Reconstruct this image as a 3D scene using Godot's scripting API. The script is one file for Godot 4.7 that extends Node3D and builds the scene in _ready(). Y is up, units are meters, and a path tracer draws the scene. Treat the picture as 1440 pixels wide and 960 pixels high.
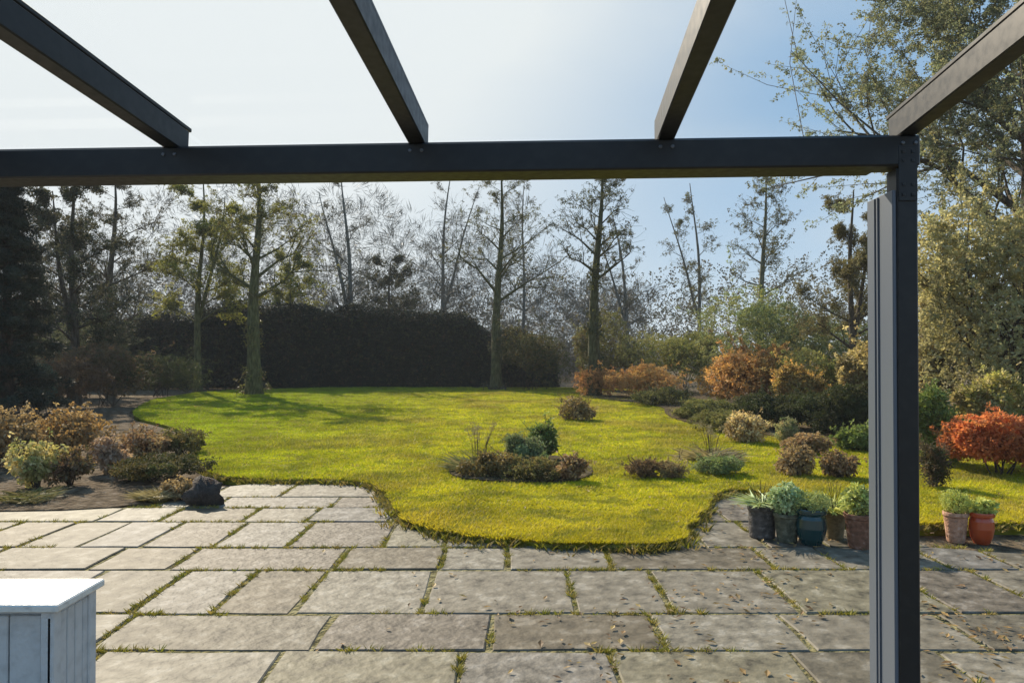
extends Node3D
# A garden seen from under a dark glass-roofed veranda: paved terrace, lawn, hedge, trees, planted pots.
# y up, metres; the viewer stands at the origin, the garden lies towards -z.

const EYE := 1.6
const FOC := 1047.0
const HOR := 492.0

var rng := RandomNumberGenerator.new()
var mats := {}
var leaf_meshes := {}

class Geo:
	var v := PackedVector3Array()
	var n := PackedVector3Array()
	var u := PackedVector2Array()
	var smooth := true
	func tri(a: Vector3, b: Vector3, c: Vector3, na: Vector3, nb: Vector3, nc: Vector3) -> void:
		if (b - a).cross(c - a).dot(na + nb + nc) > 0.0:
			v.append(a); v.append(c); v.append(b)
			n.append(na); n.append(nc); n.append(nb)
		else:
			v.append(a); v.append(b); v.append(c)
			n.append(na); n.append(nb); n.append(nc)
	func flat(a: Vector3, b: Vector3, c: Vector3, out: Vector3) -> void:
		var m := (b - a).cross(c - a).normalized()
		if m.dot(out) < 0.0:
			m = -m
		tri(a, b, c, m, m, m)
	func quad(a: Vector3, b: Vector3, c: Vector3, d: Vector3, out: Vector3) -> void:
		flat(a, b, c, out)
		flat(a, c, d, out)
	# box with chamfered edges, centre c, half sizes h
	func box(c: Vector3, h: Vector3, e := 0.006, basis := Basis()) -> void:
		e = minf(e, 0.45 * minf(h.x, minf(h.y, h.z)))
		for ax in 3:
			for s in [-1.0, 1.0]:
				var o := Vector3.ZERO; o[ax] = s
				var p := Vector3.ZERO; p[(ax + 1) % 3] = 1.0
				var q := Vector3.ZERO; q[(ax + 2) % 3] = 1.0
				var hp: float = h[(ax + 1) % 3] - e
				var hq: float = h[(ax + 2) % 3] - e
				var ce: Vector3 = o * h[ax]
				var r: Array = []
				for k in [[-1, -1], [1, -1], [1, 1], [-1, 1]]:
					r.append(c + basis * (ce + p * (hp * k[0]) + q * (hq * k[1])))
				quad(r[0], r[1], r[2], r[3], basis * o)
		for ax in 3:   # edge chamfers along axis ax
			var p1 := (ax + 1) % 3
			var q1 := (ax + 2) % 3
			for s in [-1.0, 1.0]:
				for t in [-1.0, 1.0]:
					var r2: Array = []
					for k in [[0, -1], [0, 1], [1, 1], [1, -1]]:
						var w := Vector3.ZERO
						w[ax] = (h[ax] - e) * k[1]
						w[p1] = s * (h[p1] - (e if k[0] == 1 else 0.0))
						w[q1] = t * (h[q1] - (e if k[0] == 0 else 0.0))
						r2.append(c + basis * w)
					var o2 := Vector3.ZERO; o2[p1] = s; o2[q1] = t
					quad(r2[0], r2[1], r2[2], r2[3], basis * o2)
		for sx in [-1.0, 1.0]:
			for sy in [-1.0, 1.0]:
				for sz in [-1.0, 1.0]:
					var sg := Vector3(sx, sy, sz)
					var t3: Array = []
					for ax in 3:
						var w := Vector3.ZERO
						for k in 3:
							w[k] = sg[k] * (h[k] if k == ax else h[k] - e)
						t3.append(c + basis * w)
					flat(t3[0], t3[1], t3[2], basis * sg)
	func tube(pts: PackedVector3Array, rad: PackedFloat32Array, sides: int, lump := 0.0, seed_ := 0.0) -> void:
		var prev_ring := PackedVector3Array()
		var prev_n := PackedVector3Array()
		var ref := Vector3(0.31, 0.2, 0.93)
		for k in pts.size():
			var d: Vector3 = (pts[mini(k + 1, pts.size() - 1)] - pts[maxi(k - 1, 0)]).normalized()
			var x := d.cross(ref)
			if x.length() < 0.05:
				x = d.cross(Vector3(0.9, 0.1, 0.1))
			x = x.normalized()
			var y := d.cross(x)
			var ring := PackedVector3Array()
			var nn := PackedVector3Array()
			for s in sides:
				var a := TAU * s / sides
				var nv := x * cos(a) + y * sin(a)
				var rr := rad[k]
				if lump > 0.0:
					rr *= 1.0 + lump * sin(a * 3.0 + seed_ + k * 0.7) * cos(k * 1.9 + a + seed_)
				ring.append(pts[k] + nv * rr)
				nn.append(nv)
			if k > 0:
				for s in sides:
					var s2 := (s + 1) % sides
					tri(prev_ring[s], prev_ring[s2], ring[s2], prev_n[s], prev_n[s2], nn[s2])
					tri(prev_ring[s], ring[s2], ring[s], prev_n[s], nn[s2], nn[s])
			prev_ring = ring
			prev_n = nn
	func lathe(prof: Array, sides: int, at := Vector3.ZERO) -> void:   # prof: [radius, height] from one end to the other
		for k in range(1, prof.size()):
			var r0: float = prof[k - 1][0]; var y0: float = prof[k - 1][1]
			var r1: float = prof[k][0]; var y1: float = prof[k][1]
			var sl := Vector2(y1 - y0, -(r1 - r0)).normalized()
			for s in sides:
				var a0 := TAU * s / sides
				var a1 := TAU * (s + 1) / sides
				var d0 := Vector3(cos(a0), 0, sin(a0)); var d1 := Vector3(cos(a1), 0, sin(a1))
				var n0 := d0 * sl.x + Vector3.UP * sl.y; var n1 := d1 * sl.x + Vector3.UP * sl.y
				var A := at + d0 * r0 + Vector3.UP * y0; var B := at + d1 * r0 + Vector3.UP * y0
				var C := at + d1 * r1 + Vector3.UP * y1; var D := at + d0 * r1 + Vector3.UP * y1
				if r0 > 1e-5: tri(A, B, C, n0, n1, n1)
				if r1 > 1e-5: tri(A, C, D, n0, n1, n0)
	func mesh(m: Material) -> ArrayMesh:
		var arr := []
		arr.resize(Mesh.ARRAY_MAX)
		arr[Mesh.ARRAY_VERTEX] = v
		if smooth: arr[Mesh.ARRAY_NORMAL] = n
		var am := ArrayMesh.new()
		am.add_surface_from_arrays(Mesh.PRIMITIVE_TRIANGLES, arr)
		am.surface_set_material(0, m)
		return am

# ---------------------------------------------------------------- naming
func put(called: String, mesh: Mesh, parent: Node = self) -> MeshInstance3D:
	var o := MeshInstance3D.new()
	o.mesh = mesh
	o.name = numbered(called, parent)
	parent.add_child(o, true)
	return o

func numbered(called: String, parent: Node) -> String:
	if not parent.has_node(called):
		return called
	var k := 1
	while parent.has_node("%s_%03d" % [called, k]):
		k += 1
	return "%s_%03d" % [called, k]

func tag(o: Node, label: String, category: String, group := "") -> void:
	o.set_meta("label", label)
	o.set_meta("category", category)
	if group: o.set_meta("group", group)

func thing(called: String, label: String, category: String, at: Vector3, turn := 0.0, group := "") -> Node3D:
	var o := Node3D.new()
	o.name = numbered(called, self)
	add_child(o, true)
	o.position = at
	o.rotation.y = turn
	tag(o, label, category, group)
	return o

func structure(called: String, mesh: Mesh) -> MeshInstance3D:
	var o := put(called, mesh)
	o.set_meta("kind", "structure")
	return o

func spot(px: float, dist: float) -> Vector3:   # a place on the ground, by bearing and distance
	return Vector3((px - 720.0) / FOC * dist, 0.0, -dist)

# ---------------------------------------------------------------- materials
func lin(r: float, g: float, b: float) -> Color:
	return Color(r, g, b).linear_to_srgb()

func noise_tex(size: int, freq: float, lo: Color, hi: Color, seed_ := 1, oct := 5, kind := FastNoiseLite.TYPE_SIMPLEX_SMOOTH, mid = null) -> NoiseTexture2D:
	var f := FastNoiseLite.new()
	f.noise_type = kind
	f.frequency = freq
	f.fractal_octaves = oct
	f.seed = seed_
	var t := NoiseTexture2D.new()
	t.width = size; t.height = size
	t.seamless = true
	t.noise = f
	var g := Gradient.new()
	g.set_color(0, lo); g.set_color(1, hi)
	if mid != null: g.add_point(0.5, mid)
	t.color_ramp = g
	return t

func stone_mat(base: Color, rough: float, seed_: int, scale := 0.9, spread := 0.35, bump := 0.35, lichen := 0.0) -> StandardMaterial3D:
	var m := StandardMaterial3D.new()
	var lo := base.darkened(spread); var hi := base.lightened(spread * 0.45)
	m.albedo_texture = noise_tex(512, 0.012, lo, hi, seed_, 6, FastNoiseLite.TYPE_SIMPLEX_SMOOTH, base)
	if lichen > 0.0:   # pale lichen spots and dark damp stains
		var ramp: Gradient = m.albedo_texture.color_ramp
		ramp.add_point(0.22, lo.lerp(base, 0.4))
		ramp.add_point(0.71, base.lightened(spread * 0.2))
		ramp.add_point(0.78, base.lightened(lichen))
		ramp.set_color(0, lo.darkened(0.3))
	m.heightmap_enabled = true
	m.heightmap_texture = height_tex
	m.heightmap_scale = bump
	m.uv1_triplanar = true; m.uv1_world_triplanar = true
	m.uv1_scale = Vector3.ONE * scale
	m.roughness = rough
	if rough > 0.9: m.metallic_specular = 0.15
	return m

var height_tex: NoiseTexture2D

func plain(c: Color, rough := 0.8, metal := 0.0, spec := 0.5) -> StandardMaterial3D:
	var m := StandardMaterial3D.new()
	m.albedo_color = c
	m.roughness = rough
	m.metallic = metal
	m.metallic_specular = spec
	return m

func leaf_mat(glow: float) -> StandardMaterial3D:
	var key := "leaf%0.2f" % glow
	if not mats.has(key):
		var m := StandardMaterial3D.new()
		m.albedo_color = Color.WHITE
		m.vertex_color_use_as_albedo = true
		m.roughness = 0.6
		m.metallic_specular = 0.35
		m.cull_mode = BaseMaterial3D.CULL_DISABLED
		if glow > 0.0:
			m.backlight_enabled = true
			m.backlight = Color(glow, glow, glow * 0.75).linear_to_srgb()
		mats[key] = m
	return mats[key]

func bark_mat(base: Color, seed_: int) -> StandardMaterial3D:
	var key := "bark%d" % seed_
	if not mats.has(key):
		var m := StandardMaterial3D.new()
		m.albedo_texture = noise_tex(256, 0.02, base.darkened(0.45), base.lightened(0.2), seed_, 5, FastNoiseLite.TYPE_SIMPLEX_SMOOTH, base)
		m.uv1_triplanar = true
		m.uv1_scale = Vector3(2.2, 0.55, 2.2)
		m.heightmap_enabled = true
		m.heightmap_texture = height_tex
		m.heightmap_scale = 2.0
		m.roughness = 0.9
		mats[key] = m
	return mats[key]

# ---------------------------------------------------------------- leaves
# A sprig: several small folded leaves round the origin, radius about 1.
func sprig(kind: String, glow: float, variant: int) -> ArrayMesh:
	var key := "%s%0.2f%d" % [kind, glow, variant]
	if leaf_meshes.has(key):
		return leaf_meshes[key]
	var r := RandomNumberGenerator.new()
	r.seed = hash(kind) + variant * 77
	var g := Geo.new()
	g.smooth = false
	var count := {"oval": 7, "small": 12, "needle": 16, "dead": 5, "blade": 7, "frond": 9, "twig": 13}[kind] as int
	for k in count:
		var th := r.randf() * TAU
		var up := r.randf_range(-0.6, 0.9)
		var d := Vector3(cos(th) * sqrt(1 - up * up * 0.8), up, sin(th) * sqrt(1 - up * up * 0.8)).normalized()
		var L := r.randf_range(0.55, 0.95)
		var W := 0.24
		var start := d * r.randf_range(0.02, 0.4)
		match kind:
			"small": L = r.randf_range(0.25, 0.42); W = 0.13; start = d * r.randf_range(0.1, 0.75)
			"twig": L = r.randf_range(0.5, 1.0); W = 0.016; start = d * r.randf_range(0.0, 0.4) + Vector3(0, -0.2, 0); d = (d * Vector3(0.8, 0.4, 0.8) + Vector3(0, 0.75, 0)).normalized()
			"needle": L = r.randf_range(0.7, 1.0); W = 0.05; start = Vector3.ZERO
			"dead": L = r.randf_range(0.5, 0.8); W = 0.26; start = d * r.randf_range(0.05, 0.4); d = (d + Vector3.DOWN * 0.7).normalized()
			"blade":
				d = Vector3(cos(th) * 0.45, 1.0, sin(th) * 0.45).normalized(); L = r.randf_range(0.6, 1.05); W = 0.06; start = Vector3(cos(th), 0, sin(th)) * r.randf_range(0.0, 0.35)
			"frond":
				d = Vector3(cos(th) * 0.6, 0.9, sin(th) * 0.6).normalized(); L = r.randf_range(0.7, 1.0); W = 0.035; start = Vector3.ZERO
		var side := d.cross(Vector3(r.randf_range(-1, 1), r.randf_range(-1, 1), r.randf_range(-1, 1))).normalized()
		var nrm := side.cross(d)
		var sag := Vector3.DOWN * (0.12 if kind in ["oval", "dead"] else 0.0)
		if kind == "blade": sag = Vector3(cos(th), -0.5, sin(th)) * r.randf_range(0.1, 0.4)
		if kind == "frond": sag = Vector3(cos(th), -0.7, sin(th)) * r.randf_range(0.3, 0.7)
		var a := start
		var m1 := start + d * (L * 0.45) + nrm * 0.04 + sag * 0.25
		var tip := start + d * L + sag
		var p := m1 + side * W - nrm * 0.05
		var q := m1 - side * W - nrm * 0.05
		if kind in ["blade", "frond"]:
			var b0 := a + side * W; var b1 := a - side * W
			g.quad(b0, b1, q, p, nrm)
			g.flat(p, q, tip, nrm)
		elif kind in ["needle", "twig"]:
			g.flat(a, p, tip, nrm)
			g.flat(a, q, tip, nrm)
		else:
			g.flat(a, p, m1, nrm); g.flat(p, tip, m1, nrm)
			g.flat(a, m1, q, nrm); g.flat(m1, tip, q, nrm)
	leaf_meshes[key] = g.mesh(leaf_mat(glow))
	return leaf_meshes[key]

func scatter(called: String, parent: Node, mesh: Mesh, places: Array, tints: PackedColorArray) -> MultiMeshInstance3D:
	var mm := MultiMesh.new()
	mm.transform_format = MultiMesh.TRANSFORM_3D
	mm.use_colors = true
	mm.mesh = mesh
	mm.instance_count = places.size()
	for k in places.size():
		mm.set_instance_transform(k, places[k])
		mm.set_instance_color(k, tints[k])
	var o := MultiMeshInstance3D.new()
	o.multimesh = mm
	o.name = numbered(called, parent)
	parent.add_child(o, true)
	o.set_meta("kind", "stuff")   # leaves too small to pick apart singly
	return o

func pick(cols: Array, vary := 0.25) -> Color:
	var a: Color = cols[rng.randi() % cols.size()]
	var b: Color = cols[rng.randi() % cols.size()]
	var c := a.lerp(b, rng.randf() * 0.6)
	var f := 1.0 + rng.randf_range(-vary, vary)
	return Color(c.r * f, c.g * f, c.b * f, 1)

func turned(p: Vector3, s: float, upright := false) -> Transform3D:
	var b := Basis(Vector3.UP, rng.randf() * TAU)
	if not upright:
		b = b * Basis(Vector3.RIGHT, rng.randf_range(-1.1, 1.1)) * Basis(Vector3.BACK, rng.randf_range(-1.1, 1.1))
	return Transform3D(b.scaled(Vector3.ONE * s), p)

func ball() -> Vector3:
	while true:
		var p := Vector3(rng.randf_range(-1, 1), rng.randf_range(-1, 1), rng.randf_range(-1, 1))
		if p.length() < 1.0:
			return p
	return Vector3.ZERO

# ---------------------------------------------------------------- plants
# A bush: stems from the base, and foliage gathered in lobes.
func bush(called: String, label: String, at: Vector3, w: float, h: float, count: int, leaf: String, size: float, cols: Array, o := {}) -> Node3D:
	var t := thing(called, label, o.get("category", "shrub"), at, 0.0, o.get("group", ""))
	rng.seed = hash(label)
	var depth: float = o.get("depth", w * 0.8)
	var low: float = o.get("low", 0.12)
	var lobes: Array = []
	var n_lobes: int = o.get("lobes", 9)
	for k in n_lobes:
		var a := TAU * k / n_lobes + rng.randf_range(-0.5, 0.5)
		var rr := sqrt(rng.randf()) * 0.62
		var top := 1.0 - 0.55 * rr * rr
		var y := lerpf(low + 0.2, top - 0.2, rng.randf())
		var lr := rng.randf_range(0.17, 0.46)
		lobes.append([Vector3(cos(a) * rr * w * 0.5, y * h, sin(a) * rr * depth * 0.5), Vector3(lr * w * 0.62, lr * h * rng.randf_range(0.55, 0.85), lr * depth * 0.62), rng.randf_range(0.72, 1.25), pick(cols, 0.0)])
	var stems := Geo.new()
	for k in o.get("stems", 9):
		var L: Array = lobes[k % n_lobes]
		var e: Vector3 = L[0] + ball() * 0.4 * L[1]
		var b := Vector3(rng.randf_range(-0.08, 0.08) * w, -0.03, rng.randf_range(-0.08, 0.08) * depth)
		var m := b.lerp(e, 0.5) + Vector3(0, 0.1 * h, 0) + ball() * 0.05 * w
		var sr: float = o.get("stem_r", 0.012)
		stems.tube(PackedVector3Array([b, m, e]), PackedFloat32Array([sr, sr * 0.7, sr * 0.3]), 5)
		for j in o.get("twigs", 5):
			var s0 := m.lerp(e, rng.randf())
			var e2: Vector3 = s0 + ball() * L[1] * 1.1 + Vector3(0, 0.06 * h, 0)
			stems.tube(PackedVector3Array([s0, s0.lerp(e2, 0.5) + ball() * 0.02, e2]), PackedFloat32Array([sr * 0.45, sr * 0.3, sr * 0.12]), 3)
	put("stem", stems.mesh(bark_mat(o.get("bark", Color(0.27, 0.22, 0.17)), o.get("bark_id", 11))), t)
	var places: Array = []
	var tints := PackedColorArray()
	for k in count:
		var L: Array = lobes[rng.randi() % n_lobes]
		var p := ball()
		p = p.normalized() * pow(p.length(), 0.45)
		var q: Vector3 = L[0] + p * L[1]
		if q.y < 0.02: q.y = rng.randf_range(0.02, 0.08)
		var c: Color = pick(cols, 0.3).lerp(L[3], 0.45)
		places.append(turned(q, size * rng.randf_range(0.7, 1.3)))
		var gain: float = L[2] * o.get("gain", 2.2 if leaf == "dead" else 1.6)
		tints.append(Color(c.r * gain, c.g * gain, c.b * gain))
	# loose shoots that break the outline
	var shoot := Geo.new()
	for k in o.get("shoots", 34):
		var L: Array = lobes[rng.randi() % n_lobes]
		var d := ball().normalized()
		d.y = absf(d.y) * 0.8 + 0.25
		var b: Vector3 = L[0] + d * L[1] * 0.6
		var e: Vector3 = b + (d + ball() * 0.4) * L[1] * rng.randf_range(0.7, 1.5)
		shoot.tube(PackedVector3Array([b, b.lerp(e, 0.5) + ball() * 0.02, e]), PackedFloat32Array([0.005, 0.004, 0.002]), 3)
		for q in maxi(3, count / 180):
			var c: Color = pick(cols, 0.3)
			var gain: float = L[2] * o.get("gain", 2.2 if leaf == "dead" else 1.6)
			places.append(turned(b.lerp(e, rng.randf_range(0.15, 1.0)) + ball() * size * 0.4, size * rng.randf_range(0.5, 0.9)))
			tints.append(Color(c.r * gain, c.g * gain, c.b * gain))
	var loose := put("shoot", shoot.mesh(bark_mat(o.get("bark", Color(0.27, 0.22, 0.17)), o.get("bark_id", 11))), t)
	loose.set_meta("kind", "stuff")
	scatter("foliage", t, sprig(leaf, o.get("glow", 0.7), 0), places, tints)
	return t

# A tuft of long arching leaves (grasses, dead perennials, iris).
func tuft(called: String, label: String, at: Vector3, w: float, h: float, count: int, cols: Array, o := {}) -> Node3D:
	var t := thing(called, label, o.get("category", "plant"), at, 0.0, o.get("group", ""))
	rng.seed = hash(label)
	var places: Array = []
	var tints := PackedColorArray()
	for k in count:
		var a := rng.randf() * TAU
		var r := sqrt(rng.randf()) * w * 0.5
		places.append(turned(Vector3(cos(a) * r, 0.0, sin(a) * r), h * rng.randf_range(0.6, 1.1) * (1.0 - 0.4 * r / w), true))
		tints.append(pick(cols, 0.3))
	scatter("foliage", t, sprig(o.get("leaf", "frond"), o.get("glow", 0.5), 1), places, tints)
	if o.has("heads"):
		var g := Geo.new()
		var hp: Array = []
		var ht := PackedColorArray()
		for k in o.heads:
			var a := rng.randf() * TAU
			var e := Vector3(cos(a) * w * 0.5 * rng.randf(), h * rng.randf_range(0.75, 1.15), sin(a) * w * 0.5 * rng.randf())
			g.tube(PackedVector3Array([Vector3(e.x * 0.3, 0, e.z * 0.3), Vector3(e.x * 0.55, e.y * 0.6, e.z * 0.55), e]), PackedFloat32Array([0.004, 0.003, 0.002]), 4)
			for j in 3:
				hp.append(turned(e + ball() * 0.03, o.get("head_size", 0.05)))
				ht.append(pick(o.head_cols, 0.25))
		put("stalk", g.mesh(bark_mat(Color(0.36, 0.3, 0.2), 12)), t)
		scatter("flower_head", t, sprig("small", 0.4, 2), hp, ht)
	return t

# A tree with a tapered trunk, limbs, twigs and sparse or full foliage.
func tree(called: String, label: String, at: Vector3, h: float, r: float, o: Dictionary) -> Node3D:
	var t := thing(called, label, "tree", at, 0.0, o.get("group", ""))
	rng.seed = hash(label)
	var g := Geo.new()
	var tw := Geo.new()
	var tips: Array = []
	var lean := Vector3(rng.randf_range(-0.04, 0.04), 0, rng.randf_range(-0.03, 0.03)) * h
	if o.has("lean"): lean = o.lean
	var spine := PackedVector3Array()
	var rad := PackedFloat32Array()
	var n := 12
	for k in n + 1:
		var f := float(k) / n
		spine.append(Vector3(lean.x * f * f, f * h * 0.94 - 0.1, lean.z * f * f) + Vector3(sin(f * 7 + h), 0, cos(f * 6 + h * 2)) * 0.012 * h * f)
		rad.append(r * (1.0 - 0.86 * f) * (1.35 - 0.35 * minf(1.0, f * 9.0)))
	g.tube(spine, rad, 10, 0.06, h)
	var fork := PackedVector3Array()
	if o.get("fork", false):   # a second leader leaves the trunk part way up
		var off := Vector3(rng.randf_range(0.5, 1.0) * (1.0 if rng.randf() < 0.5 else -1.0), 0, rng.randf_range(-0.5, 0.5)) * h * 0.13
		var fr := PackedFloat32Array()
		for k in range(4, n + 1):
			var f := float(k - 4) / (n - 4)
			fork.append(spine[k] - Vector3(0, f * h * 0.07, 0) + off * pow(f, 0.75))
			fr.append(rad[k] * lerpf(0.85, 0.7, f))
		g.tube(fork, fr, 8, 0.05, h * 3.0)
	var spread: float = o.get("spread", 0.28)
	var bare: float = o.get("bare", 0.3)
	var rise: float = o.get("rise", 0.6)
	for k in o.get("limbs", 16):
		var f := lerpf(bare, 0.97, (k + rng.randf()) / float(o.get("limbs", 16)))
		var i0 := int(f * n)
		var b := spine[i0].lerp(spine[mini(i0 + 1, n)], f * n - i0)
		if fork.size() and k % 2 == 1 and i0 >= 4: b = fork[mini(i0 - 4, fork.size() - 1)]
		var a = k * 2.4 + rng.randf() * 0.8
		var reach: float = spread * h * (1.0 - 0.75 * pow(absf(f - bare) / (1.0 - bare), 1.4)) * rng.randf_range(0.7, 1.15)
		var d := Vector3(cos(a), rise * rng.randf_range(0.6, 1.3), sin(a)).normalized()
		var e := b + d * reach
		var bend := Vector3(0, rng.randf_range(-0.08, 0.16) * reach, 0)
		var lr := maxf(0.012, r * (1 - f) * 0.5)
		var mid := b.lerp(e, 0.5) + bend
		g.tube(PackedVector3Array([b, b.lerp(mid, 0.6), mid, e]), PackedFloat32Array([lr, lr * 0.75, lr * 0.55, lr * 0.2]), 5)
		for j in o.get("subs", 6):
			var s := rng.randf_range(0.2, 1.0)
			var p0 := b.lerp(mid, s * 2.0) if s < 0.5 else mid.lerp(e, s * 2.0 - 1.0)
			var d2 := (d * 0.7 + ball() * 0.9 + Vector3(0, 0.25, 0)).normalized()
			var l2 := reach * rng.randf_range(0.3, 0.75)
			var e2 := p0 + d2 * l2
			tw.tube(PackedVector3Array([p0, p0.lerp(e2, 0.5) + ball() * l2 * 0.1, e2]), PackedFloat32Array([lr * 0.35, lr * 0.22, lr * 0.08]), 4)
			tips.append([p0.lerp(e2, 0.2), e2])
			for q in o.get("twigs", 5):
				var p1 := p0.lerp(e2, rng.randf_range(0.25, 1.0))
				var d3 := (d2 * 0.6 + ball()).normalized()
				var l3 := l2 * rng.randf_range(0.4, 0.95)
				var e3 := p1 + d3 * l3
				var t3 := maxf(o.get("twig_r", 0.006), lr * 0.09)
				tw.tube(PackedVector3Array([p1, p1.lerp(e3, 0.5) + ball() * l3 * 0.12, e3]), PackedFloat32Array([t3, t3 * 0.8, t3 * 0.4]), 3)
				tips.append([p1.lerp(e3, 0.1), e3 + (e3 - p1) * 0.15])
	var bark: Material = bark_mat(o.get("bark", Color(0.33, 0.3, 0.22)), o.get("bark_id", 21))
	var trunk := put("trunk", g.mesh(bark), t)
	put("branch", tw.mesh(bark), trunk)
	var places: Array = []
	var tints := PackedColorArray()
	var count: int = o.get("leaves", 0) * 2
	if count > 0:
		var shade := {}
		for k in count:
			var ti := rng.randi() % tips.size()
			var tip: Array = tips[ti]
			if not shade.has(ti): shade[ti] = rng.randf_range(0.7, 1.3)
			var c := pick(o.cols, 0.3)
			var s: float = shade[ti]
			var along: Vector3 = tip[0].lerp(tip[1], rng.randf())
			places.append(turned(along + ball() * 0.1, o.get("leaf_size", 0.16) * 0.72 * rng.randf_range(0.6, 1.4)))
			tints.append(Color(c.r * s, c.g * s, c.b * s))
		scatter("crown", t, sprig(o.get("leaf", "small"), o.get("glow", 0.5), 0), places, tints)
	if o.has("ivy"):   # leaves that climb the trunk
		var ip: Array = []
		var it := PackedColorArray()
		for k in o.ivy:
			var f := pow(rng.randf(), 1.4) * o.get("ivy_top", 0.6) as float
			if sin(f * 31.0 + h * 5.0) < -0.2: continue
			var i0 := int(f * n)
			var b := spine[i0].lerp(spine[i0 + 1], f * n - i0)
			var a := rng.randf() * TAU
			ip.append(turned(b + Vector3(cos(a), 0, sin(a)) * (rad[i0] * rng.randf_range(1.0, 1.7)), 0.11 * rng.randf_range(0.7, 1.3)))
			it.append(pick(o.ivy_cols, 0.3))
		scatter("ivy", t, sprig("oval", 0.35, 3), ip, it)
	return t

# A conical evergreen with layered drooping boughs.
func conifer(called: String, label: String, at: Vector3, h: float, w: float, count: int, cols: Array) -> void:
	var t := thing(called, label, "tree", at)
	rng.seed = hash(label)
	var g := Geo.new()
	g.tube(PackedVector3Array([Vector3(0, -0.1, 0), Vector3(0.02, h * 0.4, 0), Vector3(0, h * 0.97, 0)]), PackedFloat32Array([0.16, 0.1, 0.015]), 8)
	var places: Array = []
	var tints := PackedColorArray()
	var boughs := 130
	for k in boughs:
		var f := 0.03 + 0.95 * pow(float(k) / boughs, 0.9)
		var a := k * 2.4
		var reach := w * 0.5 * (1.0 - pow(f, 1.6)) * rng.randf_range(0.75, 1.12) + 0.05
		var b := Vector3(0, f * h, 0)
		var e := b + Vector3(cos(a) * reach, reach * rng.randf_range(-0.15, 0.35), sin(a) * reach)
		var m := b.lerp(e, 0.5) + Vector3(0, reach * 0.12, 0)
		g.tube(PackedVector3Array([b, m, e]), PackedFloat32Array([0.025, 0.015, 0.005]), 4)
		var tint := rng.randf_range(0.7, 1.25)
		for j in count / boughs:
			var s := sqrt(rng.randf())
			var p := b.lerp(m, s * 2) if s < 0.5 else m.lerp(e, s * 2 - 1)
			p += ball() * Vector3(0.16, 0.1, 0.16)
			places.append(turned(p, 0.12 * rng.randf_range(0.7, 1.3)))
			var c := pick(cols, 0.25)
			tints.append(Color(c.r * tint, c.g * tint, c.b * tint))
	put("trunk", g.mesh(bark_mat(Color(0.26, 0.2, 0.15), 13)), t)
	scatter("crown", t, sprig("needle", 0.2, 0), places, tints)

func potted(called: String, label: String, at: Vector3, w: float, h: float, pot_mat: Material, style: int, plant: Dictionary) -> void:
	var t := thing(called, label, "plant pot", at, 0.0, "pots on the terrace edge")
	rng.seed = hash(label)
	var g := Geo.new()
	var R := w * 0.5
	var prof: Array
	if style == 0:
		prof = [[0.0, 0.0], [R * 0.68, 0.0], [R * 0.72, 0.012], [R * 0.94, h * 0.84], [R * 0.94, h * 0.845]]
	elif style == 1:
		prof = [[0.0, 0.0], [R * 0.6, 0.0], [R * 0.82, h * 0.18], [R * 0.99, h * 0.48], [R * 0.95, h * 0.72], [R * 0.8, h * 0.85], [R * 0.78, h * 0.86]]
	else:
		prof = [[0.0, 0.0], [R * 0.86, 0.0], [R * 0.9, 0.012], [R * 0.95, h * 0.86], [R * 0.95, h * 0.865]]
	g.lathe(prof, 28)
	put("body", g.mesh(pot_mat), t)
	var rim := Geo.new()
	var ri: float = prof[-1][0]
	rim.lathe([[ri * 0.99, h * 0.85], [R, h * 0.865], [R * 1.03, h * 0.9], [R * 1.03, h * 0.97], [R, h], [R * 0.92, h], [R * 0.88, h * 0.97], [R * 0.86, h * 0.85]], 28)
	put("rim", rim.mesh(pot_mat), t)
	var soil := Geo.new()
	soil.lathe([[R * 0.87, h * 0.9], [R * 0.4, h * 0.92], [0.0, h * 0.925]], 16)
	put("soil", soil.mesh(plain(Color(0.17, 0.13, 0.1), 0.95)), t)
	var places: Array = []
	var tints := PackedColorArray()
	var pw: float = plant.w; var ph: float = plant.h
	var st := Geo.new()
	for k in 9:
		var e := Vector3(rng.randf_range(-0.4, 0.4) * pw, h + ph * rng.randf_range(0.5, 0.95), rng.randf_range(-0.4, 0.4) * pw)
		st.tube(PackedVector3Array([Vector3(e.x * 0.2, h * 0.9, e.z * 0.2), Vector3(e.x * 0.5, h + ph * 0.4, e.z * 0.5), e]), PackedFloat32Array([0.004, 0.003, 0.002]), 4)
	put("stem", st.mesh(bark_mat(Color(0.3, 0.28, 0.16), 14)), t)
	for k in plant.n:
		var p := ball()
		var q := Vector3(p.x * pw * 0.5, h * 0.92 + ph * (0.5 + 0.5 * p.y), p.z * pw * 0.5)
		if plant.leaf in ["blade", "frond"]:
			q = Vector3(p.x * R * 0.6, h * 0.92, p.z * R * 0.6)
		places.append(turned(q, plant.size * rng.randf_range(0.7, 1.2), plant.leaf in ["blade", "frond"]))
		var pc := pick(plant.cols, 0.25)
		tints.append(Color(pc.r * 1.9, pc.g * 1.9, pc.b * 1.9))
	scatter("foliage", t, sprig(plant.leaf, 0.5, 4), places, tints)

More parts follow.
